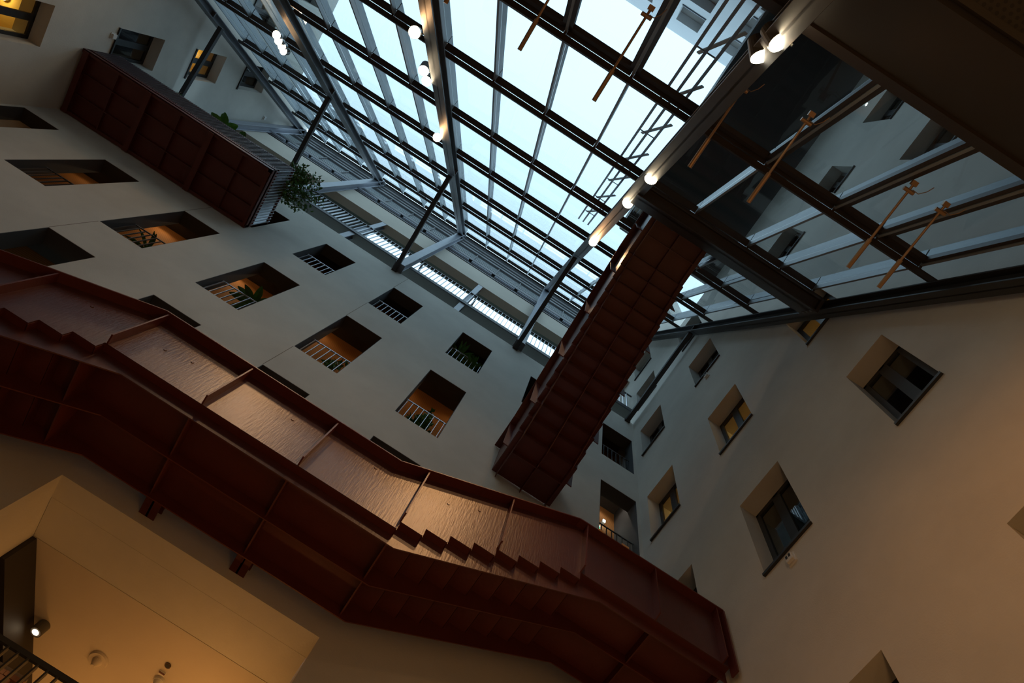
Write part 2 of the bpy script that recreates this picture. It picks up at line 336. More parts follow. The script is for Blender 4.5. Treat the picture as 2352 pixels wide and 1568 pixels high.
# opening lights with brass actuators in the lowest glazing row: heavier frames
for a, b in zip(MUL[8:-1], MUL[9:]):
    yl, yh = YR[0] + .004, YR[1] - .004
    for (x0, x1, c, d) in ((a + .004, a + .013, yl, yh), (b - .013, b - .004, yl, yh), (a + .004, b - .004, yl, yl + .006), (a + .004, b - .004, yh - .006, yh)):
        slope_box(MB(), x0, x1, c, d, GE + .001, GE + .012).build('casement_frame', 'purlin', roof)

# ---------------------------------------------------------------- steel frames (rafter + column + strut)
FL = ['blue grey steel frame along the left wall', 'blue grey steel roof frame nearest the red balcony', 'blue grey steel roof frame in the middle of the glass roof', 'blue grey steel roof frame beside the upper red stair', 'dark steel edge beam along the warm right wall']
for k, x in enumerate(RAF):
    fr = thing('roof_frame', FL[k], 'steel frame', (x, 1.0, 3.39), 'steel frames of the glass roof')
    wd = .021; y0, y1 = -.40, .975; e0, e1 = .0165, .050
    mat = 'steel' if k != 4 else 'steel_dk'
    mb = MB(); slope_box(mb, x - wd, x + wd, y0, y1, e0, e0 + .004); slope_box(mb, x - .003, x + .003, y0, y1, e0, e1); slope_box(mb, x - wd, x + wd, y0, y1 - .006, e1 - .004, e1)
    mb.build('rafter', mat, fr, bevel=.004)
    for yy in (.40, .93):
        mb = MB(); slope_box(mb, x - wd, x + wd, yy, yy + .002, e0, e1 + .001); mb.build('splice_plate', mat, fr)
    if k != 4:
        mb = MB(); zt = rp(x, .965, e0)[2]
        mb.box(x - wd, x + wd, .958, .962, 3.39, zt - .03).box(x - wd, x + wd, .993, .997, 3.39, zt).box(x - .003, x + .003, .96, .995, 3.39, zt - .005)
        mb.build('column', 'steel_lt', fr, bevel=.004)  # paler than the rafters: daylight on the columns put into the colour
        MB().box(x - .026, x + .026, .955, .999, 3.384, 3.392).build('base_plate', 'steel', fr)
        slope_box(MB(), x - wd - .003, x + wd + .003, .945, .972, e0 - .004, e0).build('knee_plate', 'steel', fr)
    xs = x + (.012 if k != 4 else .018)
    ys = 1 - (4.95 - 3.38) / SL
    MB().bar((xs - .02, .998, 3.375), (xs - .02 if k else xs + .03, ys + .01, 3.40), .021, .024).build('strut', 'steel_dk', fr, bevel=.003)
    MB().box(xs - .034, xs - .006, .990, .9995, 3.36, 3.39).build('strut_plate', 'steel_dk', fr)
for k, x in enumerate((-.913, -.244)):
    p = thing('steel_post', ['pale steel post in the top gallery nearer the balcony', 'pale steel post in the top gallery nearer the upper stair'][k], 'post', (x, 1.0, 3.39), 'short posts of the top gallery')
    MB().box(x - .015, x + .015, 1.001, 1.005, 3.39, 4.09).build('front_flange', 'steel_lt', p); MB().box(x - .002, x + .002, 1.005, 1.03, 3.39, 4.09).build('web', 'steel', p); MB().box(x - .015, x + .015, 1.03, 1.034, 3.39, 4.09).build('rear_flange', 'steel', p)  # front flange paler than the web, daylight on it put into the colour

# eaves: louvre band and rails between the pale wall band and the glass
ev = thing('eaves_louvre_band', 'dark rails and glass louvres below the eaves of the roof', 'louvres', (-.5, 1.0, 4.39), None, 'structure')
for z, h, m in ((4.405, .022, 'steel_dk'), (4.545, .05, 'steel_dk'), (4.79, .04, 'steel_dk'), (4.865, .03, 'steel_dk'), (4.95, .04, 'steel_dk'), (5.03, .05, 'steel_dk')):
    MB().box(XL, XR, .996, 1.012, z - h / 2, z + h / 2).build('rail', m, ev)
seg = [XL + i * (XR - XL) / 16 for i in range(17)]
for a, b in zip(seg[:-1], seg[1:]):
    MB().box(a, b, 1.012, 1.016, 4.40, 4.53).build('backing_strip', 'steel_dk', ev)
    MB().tube((a + .012, 1.004, 4.462), (b - .012, 1.004, 4.462), .018, n=10).build('tube', 'steel_lt', ev)
    for z in (4.598, 4.632, 4.666, 4.70, 4.734):
        MB().bar((a + .004, 1.006, z), (b - .004, 1.006, z), .0065, .003, (0, .9, -.4)).build('louvre_blade', 'alu', ev)
    MB().box(b - .004, b + .004, 1.0, 1.012, 4.57, 4.77).build('louvre_post', 'steel_dk', ev)

# deep beam carrying the head of the upper stair
db = thing('deep_beam', 'deep dark bolted beam at the head of the upper red stair', 'beam', (.44, .02, 2.2))
mb = MB(); slope_box(mb, .117, .745, -.006, .0, .017, .058); slope_box(mb, .117, .745, -.012, .022, .054, .058); slope_box(mb, .117, .745, -.010, .012, .017, .021); mb.build('beam', 'purlin', db, bevel=.004)
for i in range(3): slope_box(MB(), .728, .734, -.008 + .008 * i, -.004 + .008 * i, .058, .061).build('bolt', 'steel', db)
slope_box(MB(), .735, .745, -.012, .024, .017, .059).build('end_plate', 'purlin', db)

# dark bulkhead and perforated ceiling over the entrance
bk = thing('trim_20', 'dark solid bulkhead at the foot of the glass roof', 'bulkhead', (0, -.36, 1.06), None, 'structure')
slope_box(MB(), XL, XR, -.392, -.333, .0, .012).build('panel', 'panel', bk)
slope_box(MB(), XL, XR, -.336, -.329, -.01, .017).build('top_rail', 'purlin', bk)
MB().box(XL, XR, -.399, -.390, 1.046, 1.056).build('bottom_rail', 'panel', bk)
pc = thing('ceiling_2', 'dark perforated metal ceiling at the top right corner', 'ceiling', (0, -.7, 1.05), None, 'structure')
for x0 in (-1.96, -1.42, -.88, -.34, .20):
    MB().box(x0 + .001, x0 + (.538 if x0 < .2 else .599), -1.0, -.3995, 1.050, 1.056).build('panel', 'panel', pc)
mb = MB()
for i in range(70):
    for j in range(14):
        x = .16 + i * .0098; y = -.4035 - j * .0078; x += .0049 * (j % 2)
        if x < .79: mb.add([(x + .0027 * math.cos(a), y + .0027 * math.sin(a), 1.0497) for a in [q * math.pi / 4 for q in range(8)]], [tuple(range(8))])
ho = mb.build('perforation', 'black', pc); ho['kind'] = 'stuff'

# dark overhang of the side wing outside
tag(MB().box(.237, 1.3, -.985, .28, 3.93, 4.10).build('roof_overhang', 'panel'), 'dark overhanging roof of the side wing outside the glass', 'roof', kind='structure')

# maintenance ladder outside, beside the fourth frame
ld = thing('maintenance_ladder', 'dark ladder with pale diagonals outside the roof glass', 'ladder', (.06, 0, 2.3))
for x in (.018, .042, .068): slope_box(MB(), x - .0034, x + .0034, -.40, .36, -.075, -.069).build('rail', 'steel_lt', ld)
for i in range(9):
    y = -.38 + i * .085
    MB().bar(rp(.018, y, -.072), rp(.068, y, -.072), .003, .003, (0, 0, 1)).build('rung', 'steel', ld)
    MB().bar(rp(.03, y + .01, -.078), rp(.082, y - .04, -.078), .008, .003, (1, 0, 0)).build('diagonal', 'white', ld)

# ---------------------------------------------------------------- red stairs
def stair(name, label, T, treads, topline, botline, stiff, W0=.22, group='red steel stairs', ends=(True, True), pos=None, gate=None):
    """T(u, w, z) maps run/cross/height to the room; treads = [(u0, u1, z_underside)] in order of u"""
    st = thing(name, label, 'staircase', pos, group)
    saw = []
    for (a, b, z) in treads: saw += [(a, z), (b, z)]
    def at(line, u):
        for (a, za), (b, zb) in zip(line[:-1], line[1:]):
            if a <= u <= b: return za + (zb - za) * (u - a) / (b - a)
        return line[0][1] if u < line[0][0] else line[-1][1]
    def strip(pts_top, pts_bot, w0, w1):
        """vertical plate between two polylines given as functions of u, as a run of quads"""
        us = sorted({round(p[0], 5) for p in pts_top} | {round(p[0], 5) for p in pts_bot})
        mb = MB()
        for a, b in zip(us[:-1], us[1:]):
            if b - a < 1e-4: continue
            m = (a + b) / 2; e = (b - a) * .0005
            t0, t1 = at(pts_top, a + e), at(pts_top, b - e); b0, b1 = at(pts_bot, a + e), at(pts_bot, b - e)
            A = [T(a, w0, b0), T(b, w0, b1), T(b, w0, t1), T(a, w0, t0)]; B = [T(a, w1, b0), T(b, w1, b1), T(b, w1, t1), T(a, w1, t0)]
            mb.prism(A, B)
        return mb
    saw2 = []
    for (a, b, z) in treads: saw2 += [(a + 1e-5, z), (b - 1e-5, z)]
    sawt = [(u, z + .0005) for u, z in saw2]
    for side, w0, w1, fo in ((0, 0, .0025, -.022), (1, W0 - .0025, W0, W0 + .022)):
        # guard plate, one sheet per bay between stiffeners
        bays = [treads[0][0]] + [s for s in stiff] + [treads[-1][1]]
        bays = sorted(set(bays))
        for a, b in zip(bays[:-1], bays[1:]):
            tp = [(a, at(topline, a))] + [p for p in topline if a < p[0] < b] + [(b, at(topline, b))]
            bt = [(a, at(saw2, a + 1e-4))] + [p for p in saw2 if a < p[0] < b] + [(b, at(saw2, b - 1e-4))]
            strip(tp, bt, w0, w1).build('guard_plate', 'red_plate' if side == 0 else 'red', st)
        for (a, za), (b, zb) in zip(topline[:-1], topline[1:]):
            lo, hi = (fo, w1) if side == 0 else (w0, fo)
            A = [T(a, lo, za), T(a, hi, za), T(a, hi, za + .004), T(a, lo, za + .004)]; B = [T(b, lo, zb), T(b, hi, zb), T(b, hi, zb + .004), T(b, lo, zb + .004)]
            MB().prism(A, B).build('top_flange', 'red', st, bevel=.004)
        for s in stiff:
            zb = max(at(saw2, s - .004), at(saw2, s + .004)); zt = at(topline, s); lo, hi = (fo + .003, 0) if side == 0 else (W0, fo - .003)
            MB().prism([T(s - .0015, lo, zb + .004), T(s + .0015, lo, zb + .004), T(s + .0015, lo, zt), T(s - .0015, lo, zt)], [T(s - .0015, hi, zb), T(s + .0015, hi, zb), T(s + .0015, hi, zt), T(s - .0015, hi, zt)]).build('stiffener', 'red', st)
    for wc in (.018, .110, .202):
        strip(sawt, botline, wc - .0012, wc + .0012).build('stringer', 'red_plate' if wc < .05 else 'red', st)
    for k, (a, b, z) in enumerate(treads):
        MB().prism([T(a, .0027, z), T(b, .0027, z), T(b, .0027, z + .004), T(a, .0027, z + .004)], [T(a, W0 - .0027, z), T(b, W0 - .0027, z), T(b, W0 - .0027, z + .004), T(a, W0 - .0027, z + .004)]).build('tread' if b - a < .1 else 'landing_plate', 'red', st)
        if k:
            zp = treads[k - 1][2]; lo, hi = min(z, zp), max(z, zp) + .004
            MB().prism([T(a - .001, .0029, lo), T(a + .001, .0029, lo), T(a + .001, .0029, hi), T(a - .001, .0029, hi)], [T(a - .001, W0 - .0029, lo), T(a + .001, W0 - .0029, lo), T(a + .001, W0 - .0029, hi), T(a - .001, W0 - .0029, hi)]).build('riser', 'red', st)
    for s in stiff:
        if not any(a < s < b and b - a > .1 for a, b, z_ in treads): continue
        z = max(at(saw2, s - .004), at(saw2, s + .004)); zb = at(botline, s) + .006
        MB().prism([T(s - .0015, .019, zb), T(s + .0015, .019, zb), T(s + .0015, .019, z), T(s - .0015, .019, z)], [T(s - .0015, .201, zb), T(s + .0015, .201, zb), T(s + .0015, .201, z), T(s - .0015, .201, z)]).build('cross_rib', 'red', st)
    for u, f in ((treads[0][0], ends[0]), (treads[-1][1], ends[1])):
        if f:
            z = at(saw2, u); zt = at(topline, u)
            for lo, hi in ((-.022, .0), (W0, W0 + .022)):
                MB().box(u - .002, u + .002, lo, hi, z - .03, zt, T).build('end_plate', 'red', st)
    return st

R1 = .0252; R0 = .0240
# lower stair: runs along the front wall
tr = []
left = [(-.575 - .0465 * k, 1.115 - R0 * (k + 1)) for k in range(9)]        # treads going down to the left
u = -.575 - .0465 * 8
tr.append((-1.95, -.575 - .0465 * 9 + .0465 * .0, 1.115 - R0 * 10))
for k in range(8, -1, -1): tr.append((-.575 - .0465 * (k + 1), -.575 - .0465 * k, 1.115 - R0 * (k + 1)))
tr.append((-.575, .035, 1.115))
for k in range(8): tr.append((.035 + .0474 * k, .035 + .0474 * (k + 1), 1.115 + R1 * (k + 1)))
tr.append((.035 + .0474 * 8, .790, 1.115 + R1 * 9))
uL, uR = -.575 - .0465 * 9, .035 + .0474 * 8
GH = .174
top = [(-1.95, 1.115 - R0 * 10 + GH), (uL - .02, 1.115 - R0 * 10 + GH), (-.580, 1.115 + GH), (-.026, 1.115 + GH), (.392, 1.115 + R1 * 9 + GH), (.790, 1.115 + R1 * 9 + GH)]
bot = [(-1.95, 1.115 - R0 * 10 - .03), (uL + .03, 1.115 - R0 * 10 - .03), (-.513, 1.086), (.0486, 1.086), (.473, 1.115 + R1 * 9 - .03), (.790, 1.115 + R1 * 9 - .03)]
stiff = [-1.70, -1.50, -1.30, -1.12, -.93, -.748, -.571, -.374, -.173, .0345, .2246, .4142, .602, .772]
TL = lambda u, w, z: (u, .73 + w, z)
s1 = stair('bridge_stair', 'long red steel bridge stair crossing low along the front wall', TL, tr, top, bot, stiff, pos=(0, .84, 1.086), ends=(False, True))
for x in (-1.6, -.371, -.171):
    z = 1.118 if x < .1 and x > -.6 else (1.17 if x == .2 else 1.33 if x > .5 else .93)
    mb = MB().box(x - .016, x + .016, .932, .9995, z, z + .003).box(x - .016, x + .016, .932, .9995, z + .025, z + .028).box(x - .002, x + .002, .932, .9995, z, z + .028)
    mb.build('wall_bracket', 'red', s1)
for (u0, z0, a) in ((.44, 1.518, .016), (.505, 1.519, .02)):   # bare primer chips on the top flange
    MB().box(u0, u0 + a, .7068, .7078, z0 - .002, z0 + .0055).build('paint_chip', 'chip', s1)
for (u0, z0) in ((-.663, 1.19), (-.51, 1.2), (-.46, 1.215), (-.245, 1.235), (-.06, 1.25), (.10, 1.285), (.165, 1.33)):   # weld marks on the outer sheet
    MB().tube((u0, .7288, z0), (u0, .7302, z0), .0028, .0036, 9).build('weld_mark', 'red_plate', min((c for c in s1.children if c.name.startswith('guard_plate')), key=lambda c: abs(sum((c.matrix_basis @ Vector(k)).x for k in c.bound_box) / 8 + ORG[s1.name].x - u0 * S)))

# upper stair: runs from the front wall towards the roof
tr2 = [(.066, .220, 2.085 + 14 * .0268)]
for k in range(13): tr2.append((.220 + .0474 * k, .220 + .0474 * (k + 1), 2.085 + (13 - k) * .0268))
tr2.append((.836, .998, 2.085))
zt2 = 2.085 + 14 * .0268
top2 = [(.066, zt2 + GH), (.235, zt2 + GH), (.87, 2.085 + GH), (.998, 2.085 + GH)]
bot2 = [(.066, zt2 - .03), (.205, zt2 - .03), (.838, 2.055), (.998, 2.055)]
TU = lambda u, w, z: (.215 + w, u, z)
stair('flying_stair', 'red steel stair flight rising overhead from the front wall to the roof', TU, tr2, top2, bot2, [.14, .30, .45, .60, .75, .90], pos=(.325, .5, 2.05), ends=(True, False))

# ---------------------------------------------------------------- red balcony
bl = thing('red_balcony', 'dark red steel balcony with slatted railing in the left corner', 'balcony', (-1.52, .87, 2.72))
bx0, bx1, by0, by1, bz = -1.955, -1.088, .733, .997, 2.72
MB().box(bx0, bx1, by0, by1, bz + .022, bz + .035).build('deck', 'red', bl)
MB().box(bx0, bx1, by0, by0 + .004, bz, bz + .05).build('edge_channel', 'red', bl, bevel=.004); MB().box(bx0, bx1, by0, by0 + .014, bz, bz + .004).build('edge_flange', 'red', bl)
MB().box(bx0, bx1, by1 - .012, by1, bz + .002, bz + .03).build('wall_angle', 'red', bl)
MB().box(bx1 - .004, bx1, by0, by1, bz, bz + .05).build('end_channel', 'red', bl, bevel=.004); MB().box(bx1 - .016, bx1, by0, by1, bz, bz + .004).build('end_flange', 'red', bl)
for y in (.821, .909): MB().box(bx0, bx1, y - .0015, y + .0015, bz + .004, bz + .022).build('rib', 'red', bl)
for k in range(7):
    x = bx0 + .02 + k * .1425
    if x > bx1 - .03: continue
    if k % 2 == 0:
        MB().box(x - .012, x + .012, by0 + .004, by1, bz - .006, bz - .002).box(x - .002, x + .002, by0 + .004, by1, bz - .002, bz + .022).build('cross_beam', 'red', bl)
    else: MB().box(x - .0015, x + .0015, by0 + .004, by1 - .012, bz + .006, bz + .022).build('cross_rib', 'red', bl)
RT = 2.935
n = 88; s0 = MB().box(bx0 + .004, bx0 + .007, by0 - .0005, by0 + .012, bz + .045, RT).build('slat', 'slat', bl)
for k in range(1, n): inst(s0, bl, (k * (bx1 - bx0 - .012) / (n - 1), 0, 0))
s0 = MB().box(bx1 - .012, bx1 + .0005, by0 + .006, by0 + .009, bz + .045, RT).build('slat', 'rail', bl)
for k in range(1, 19): inst(s0, bl, (0, k * (by1 - by0 - .016) / 18, 0))
MB().box(bx0, bx1, by0 + .001, by0 + .010, RT - .014, RT - .006).build('top_rail', 'red', bl); MB().box(bx1 - .010, bx1 - .001, by0, by1, RT - .014, RT - .006).build('top_rail', 'red', bl)
MB().box(bx0, bx1, by0 + .001, by0 + .010, bz + .06, bz + .066).build('bottom_rail', 'red', bl); MB().box(bx1 - .010, bx1 - .001, by0, by1, bz + .06, bz + .066).build('bottom_rail', 'red', bl)

# ---------------------------------------------------------------- railings in the wall openings
def railing(x0, x1, zf, y, h, label, mat='rail', nb=8):
    r = thing('bar_railing', label, 'railing', ((x0 + x1) / 2, y, zf), 'bar railings of the wall openings')
    MB().box(x0, x1, y - .002, y + .002, zf + h - .004, zf + h).build('top_rail', mat, r); MB().box(x0, x1, y - .002, y + .002, zf + .02, zf + .023).build('bottom_rail', mat, r)
    stp = (x1 - x0 - .012) / (nb - 1)
    b = MB().box(x0 + .005, x0 + .007, y - .0022, y + .0022, zf + .01, zf + h - .004).build('bar', mat, r)
    for k in range(1, nb): inst(b, r, (k * stp, 0, 0))
for k in (1, 2, 3, 4, 5, 7): railing(COLS[k][0] + .001, COLS[k][1] - .001, 2.07, 1.03, .19, 'thin steel bar railing in the middle row opening, ' + ORD[k], 'rail_dk' if k in (1, 2, 7) else 'rail')
for k in (3, 4, 5, 7): railing(COLS[k][0] + .001, COLS[k][1] - .001, 2.78, 1.03, .19, 'thin steel bar railing in the upper row opening, ' + ORD[k], 'rail_dk' if k == 7 else 'rail')
tg = thing('gallery_railing', 'long steel bar railing of the top gallery under the eaves', 'railing', (-.6, .997, 3.58))
MB().box(XL, XR, .992, .9995, 3.80, 3.808).build('top_rail', 'rail_dk', tg); MB().box(XL, XR, .995, .999, 3.588, 3.592).build('bottom_rail', 'rail_dk', tg)
b = MB().box(XL + .01, XL + .013, .9925, .9995, 3.583, 3.80).build('bar', 'rail', tg)
for k in range(1, 118): inst(b, tg, (k * .0232, 0, 0))

# gallery downlights
for k, x in enumerate((-1.70, -1.35, -1.0, -.64, -.27, .12, .70)):
    d = thing('downlight', 'small round downlight in the dark gallery ceiling, number %s from the left' % ['one', 'two', 'three', 'four', 'five', 'six', 'seven'][k], 'lamp', (x, 1.082, 2.69), 'downlights of the middle gallery')
    hs = MB().tube((x, 1.082, 2.70), (x, 1.082, 2.688), .008, n=12).build('housing', 'lamp_body', d); MB().tube((x, 1.082, 2.6885), (x, 1.082, 2.687), .006, n=12).build('lens', 'lens_soft', hs)
    lamp('light', 'SPOT', (x, 1.082, 2.68), P_GAL * (1.0 if k else .3), d, (1.0, .62, .28) if k < 6 else (1.0, .85, .7), .03, (x, 1.12, 2.1), 150, .5)
tag(MB().box(XR - .004, XR - .0005, 1.0555, YB - .0005, 2.066, 2.699).build('trim_80', 'jamb'), 'dark sky-tinted end panel beside the corner opening', 'trim', kind='structure')
# exit sign in the corner opening
ex = thing('exit_sign', 'green and white lit exit sign behind the corner railing', 'sign', (.715, 1.16, 2.47))
pn = MB().box(.700, .7275, 1.158, 1.1648, 2.47, 2.52).build('panel', 'white_sign', ex); MB().box(.702, .7255, 1.156, 1.158, 2.487, 2.508).build('green_field', 'green_sign', pn)
el = thing('emergency_lamp', 'small bright lamp above the exit sign in the corner opening', 'lamp', (.738, 1.15, 2.55))
MB().box(.733, .745, 1.150, 1.1648, 2.552, 2.566).build('housing', 'white', el); MB().box(.7335, .7445, 1.146, 1.1505, 2.55, 2.565).build('lens', 'white_sign', el)
lamp('light', 'POINT', (.739, 1.14, 2.55), .8, el, (.95, 1.0, .95), .02)

# ---------------------------------------------------------------- ground gallery room seen through the low opening
rz = 1.095
build_wall('wall_room_left', MB().box(-.56, -.536, 1.054, 1.155, 0.62, rz + .02), 'plaster', 'left jamb of the low warm opening')
build_wall('wall_room_right', MB().box(.0265, .05, 1.054, 1.70, 0.62, rz + .02), 'plaster', 'right jamb of the low warm opening')
tag(MB().box(-.535, .026, 1.0555, 1.1535, rz, rz + .02).build('ceiling_3', 'plaster'), 'warm beige soffit of the low opening', 'ceiling', kind='structure')
build_wall('wall_room_end', MB().box(-.97, -.95, 1.0555, 1.70, 0.62, rz + .02), 'plaster_in', 'far left end wall of the warm room')
build_wall('wall_room_back', MB().box(-.95, .05, 1.70, 1.72, 0.62, rz + .02), 'plaster_in', 'far back wall of the warm room')
tag(MB().box(-.95, .05, 1.1555, 1.70, rz + .0005, rz + .02).build('ceiling_4', 'plaster_in'), 'warm beige ceiling of the room behind the low opening', 'ceiling', kind='structure')
tag(MB().box(-.95, .05, 1.0555, 1.70, .60, .62).build('floor_2', 'floor'), 'floor of the room behind the low opening', 'floor', kind='structure')
tag(MB().prism([(-.527, 1.156, rz), (-.40, 1.505, rz), (-.40, 1.505, 1.02), (-.527, 1.156, 1.02)], [(-.54, 1.156, rz), (-.413, 1.505, rz), (-.413, 1.505, 1.02), (-.54, 1.156, 1.02)]).build('trim_30', 'panel'), 'dark slanting downstand beam on the beige ceiling', 'trim', kind='structure')
gr = thing('ceiling_5', 'slatted lower ceiling left of the dark downstand beam', 'ceiling', (-.6, 1.35, 1.02), None, 'structure')
for k in range(26): MB().box(-.9, -.545 + max(0, (1.16 + k * .013 - 1.156)) * .364, 1.16 + k * .013, 1.168 + k * .013, 1.022, 1.030).build('slat', 'plaster_in', gr)
MB().prism([(-.95, 1.16, 1.034), (-.541, 1.16, 1.034), (-.414, 1.505, 1.034), (-.95, 1.505, 1.034)], [(-.95, 1.16, 1.04), (-.541, 1.16, 1.04), (-.414, 1.505, 1.04), (-.95, 1.505, 1.04)]).build('backing', 'dark_soffit', gr)
dl = thing('disc_lamp', 'round pale disc lamp in the slatted ceiling at the left edge', 'lamp', (-.56, 1.27, 1.02))
MB().tube((-.558, 1.262, 1.022), (-.558, 1.262, 1.014), .022, n=24).build('disc', 'plaster_in', dl)
sp = thing('ceiling_spotlight', 'grey cylinder spotlight lit on the beige ceiling', 'lamp', (-.441, 1.326, rz))
p0 = Vector((-.441, 1.326, rz)); ax = Vector((0, 0, -1))
hs = MB().tube(p0, p0 + ax * .023, .0125, n=24).build('housing', 'lamp_body', sp); MB().tube(p0 + ax * .0228, p0 + ax * .0234, .0108, n=24).build('rim', 'steel_lt', hs); MB().tube(p0 + ax * .0232, p0 + ax * .0240, .0066, n=20).build('lens', 'lens_soft', hs)
lamp('light', 'SPOT', p0 + ax * .03, 6, sp, WARM, .03, p0 + ax, 70)
al = thing('ceiling_sounder', 'beige disc sounder with a short cone on the beige ceiling', 'alarm', (-.315, 1.329, rz))
MB().tube((-.315, 1.329, rz), (-.315, 1.329, rz - .004), .021, .019, 28).build('base_disc', 'plaster_in', al); MB().tube((-.315, 1.329, rz - .004), (-.315, 1.329, rz - .018), .011, .004, 18).build('cone', 'plaster_in', al)
sm = thing('smoke_detector', 'round white smoke detector at the bottom edge of the ceiling', 'detector', (-.19, 1.29, rz))
MB().tube((-.19, 1.29, rz), (-.19, 1.29, rz - .006), .011, n=20).build('base', 'white', sm); MB().tube((-.19, 1.29, rz - .006), (-.19, 1.29, rz - .016), .010, .006, 20).build('head', 'white', sm); MB().tube((-.19, 1.29, rz - .0155), (-.19, 1.29, rz - .0165), .004, n=12).build('grille', 'black', sm)
cp = thing('recessed_downlight', 'small dark recessed ring in the beige ceiling above the detector', 'lamp', (-.191, 1.247, rz))
MB().tube((-.191, 1.247, rz), (-.191, 1.247, rz - .002), .0065, n=18).build('ring', 'stem', cp); MB().tube((-.191, 1.247, rz - .0018), (-.191, 1.247, rz - .0024), .0045, n=18).build('core', 'black', cp)
sg = thing('ceiling_tag', 'small white and red tag on the beige ceiling', 'tag', (-.193, 1.27, rz))
MB().box(-.199, -.187, 1.266, 1.275, rz - .003, rz).build('plate', 'white', sg); MB().box(-.199, -.187, 1.2665, 1.270, rz - .004, rz - .003).build('stripe', 'red', sg)
rr = thing('room_railing', 'dark flat bar railing in the low opening at the bottom left', 'railing', (-.25, 1.165, .62), 'bar railings of the wall openings')
MB().box(-.535, .026, 1.162, 1.168, .895, .905).build('top_rail', 'rail_dk', rr)
b = MB().box(-.530, -.527, 1.160, 1.172, .62, .895).build('bar', 'rail_dk', rr)
for k in range(1, 30): inst(b, rr, (k * .0188, 0, 0))
bw = thing('wall_brick', 'brown brick pier behind the low railing', 'wall', (-.5, 1.38, .62), None, 'structure')
MB().box(-.66, -.392, 1.366, 1.44, .62, 1.018).build('mortar_bed', 'mortar', bw)
b0 = MB().box(-.66, -.6225, 1.360, 1.368, .63, .6405).build('brick', 'brick', bw)
for r in range(31):
    for q in range(7):
        if r == 0 and q == 0: continue
        x = q * .0385 + (.019 if r % 2 else 0)
        if -.66 + x + .0375 <= -.385: inst(b0, bw, (x, random.uniform(-.001, .001), r * .0122))
for k, (x, y) in enumerate(((-.30, 1.50), (-.08, 1.25), (-.08, 1.50))):  # extra unseen lamps, added to light the warm room
    c = thing('added_room_lamp', ['added lamp deep in the warm room', 'added lamp by the right jamb of the warm room', 'added lamp in the far corner of the warm room'][k], 'lamp', (x, y, .62), 'added lamps of the warm room')
    MB().tube((x, y, .62), (x, y, .754), .02, n=16).build('base', 'lamp_body', c); MB().tube((x, y, .624), (x, y, .86), .002, n=8).build('pole', 'lamp_body', c); MB().tube((x, y, .86), (x, y, .885), .02, .013, 18).build('shade', 'white', c)
    lamp('light', 'POINT', (x, y, .90), 14, c, (1.0, .44, .11), .06)

# ---------------------------------------------------------------- rafter spotlights
SPT = [(-1.400, .259, (-1.2, .5, ZF)), (-1.412, .280, (-1.5, .2, ZF)), (-1.414, .298, (-1.0, .8, ZF)), (-1.424, .316, (-1.6, .6, ZF)),
       (-.642, -.044, (-.4, .3, ZF)), (-.636, .037, (-.25, .75, 1.2)), (-.632, .062, (-.5, .72, 1.2)), (-.632, .247, (-.1, .3, ZF)),
       (.118, .261, (.3, .6, ZF)), (.114, .034, (-.05, .74, 1.2)), (.116, -.061, (.15, .74, 1.2)), (.112, -.310, (.80, .42, .75)), (.118, -.329, (.80, .10, .60))]
SN = ['first', 'second', 'third', 'fourth', 'fifth']
cnt = {}
for k, (x, y, tg_) in enumerate(SPT):
    fr_ = 'left roof frame' if x < -1 else 'middle roof frame' if x < -.3 else 'roof frame beside the upper stair'
    cnt[fr_] = cnt.get(fr_, 0) + 1
    P = Vector(rp(x, y, .0407 + .012)); d = (Vector(tg_) - P).normalized(); off = P + d * .0
    o = thing('spotlight', 'lit warm spotlight on the %s, %s from the courtyard end' % (fr_, SN[cnt[fr_] - 1]), 'lamp', tuple(P), 'spotlights on the roof frames')
    hs = MB().tube(P - d * .035, P, .014, .0178, n=20).build('housing', 'lamp_body', o); MB().tube(P - d * .001, P + d * .0008, .0165, n=20).build('lens', 'lens', hs)  # housing and lens drawn oversized to stand for the lamp's glare
    MB().bar(P - d * .02, rp(x + .02, y, .045), .004, .004, (0, 0, 1)).build('bracket', 'lamp_body', o)
    lamp('light', 'SPOT', P + d * .006, P_SPOT * ((5.5 if k == 9 else 2.0) if tg_[2] > 1 else 1.25 if tg_[0] > .7 else .6 if tg_[0] < -.9 else 1.0), o, (1.0, .40, .09) if tg_[0] > .7 else (1.0, .50, .19), .05, tuple(P + d), 60 if tg_[2] > 1 else 110, .9)

# ---------------------------------------------------------------- window actuators (brass rods)
for k, (x, y, L) in enumerate(((-.43, -.255, .185), (-.262, -.257, .185), (-.090, -.259, .190), (.135, -.250, .185), (.264, -.259, .190), (.495, -.258, .188), (.566, -.258, .188))):
    a = thing('window_actuator', 'brass rod window opener under the glass roof, %s from the left' % ['first', 'second', 'third', 'fourth', 'fifth', 'sixth', 'seventh'][k], 'window opener', rp(x, y, 0), 'brass rod window openers')
    B = Vector(rp(x, y, -.002)); d = Vector((0, 1, .0)); E = B + d * L; K = B + d * (L * .66)
    MB().tube(B, K, .0026, n=8).build('thin_rod', 'brass', a, smooth=False); MB().tube(K, E, .0045, n=10).build('sleeve', 'brass', a)
    MB().box(B.x - .006, B.x + .006, B.y - .004, B.y + .005, B.z - .004, B.z + .004).build('bracket', 'brass', a); MB().tube(B + Vector((-.011, .016, 0)), B + Vector((.011, .016, 0)), .004, n=10).build('pivot', 'brass', a)
    pts = [B + Vector((.004, .012, -.004)), B + Vector((.014, .014, -.012)), B + Vector((.022, .004, -.018)), B + Vector((.026, -.008, -.022))]
    mb = MB()
    for p_, q_ in zip(pts[:-1], pts[1:]): mb.tube(p_, q_, .0009, n=6)
    mb.build('cable', 'brass', a)

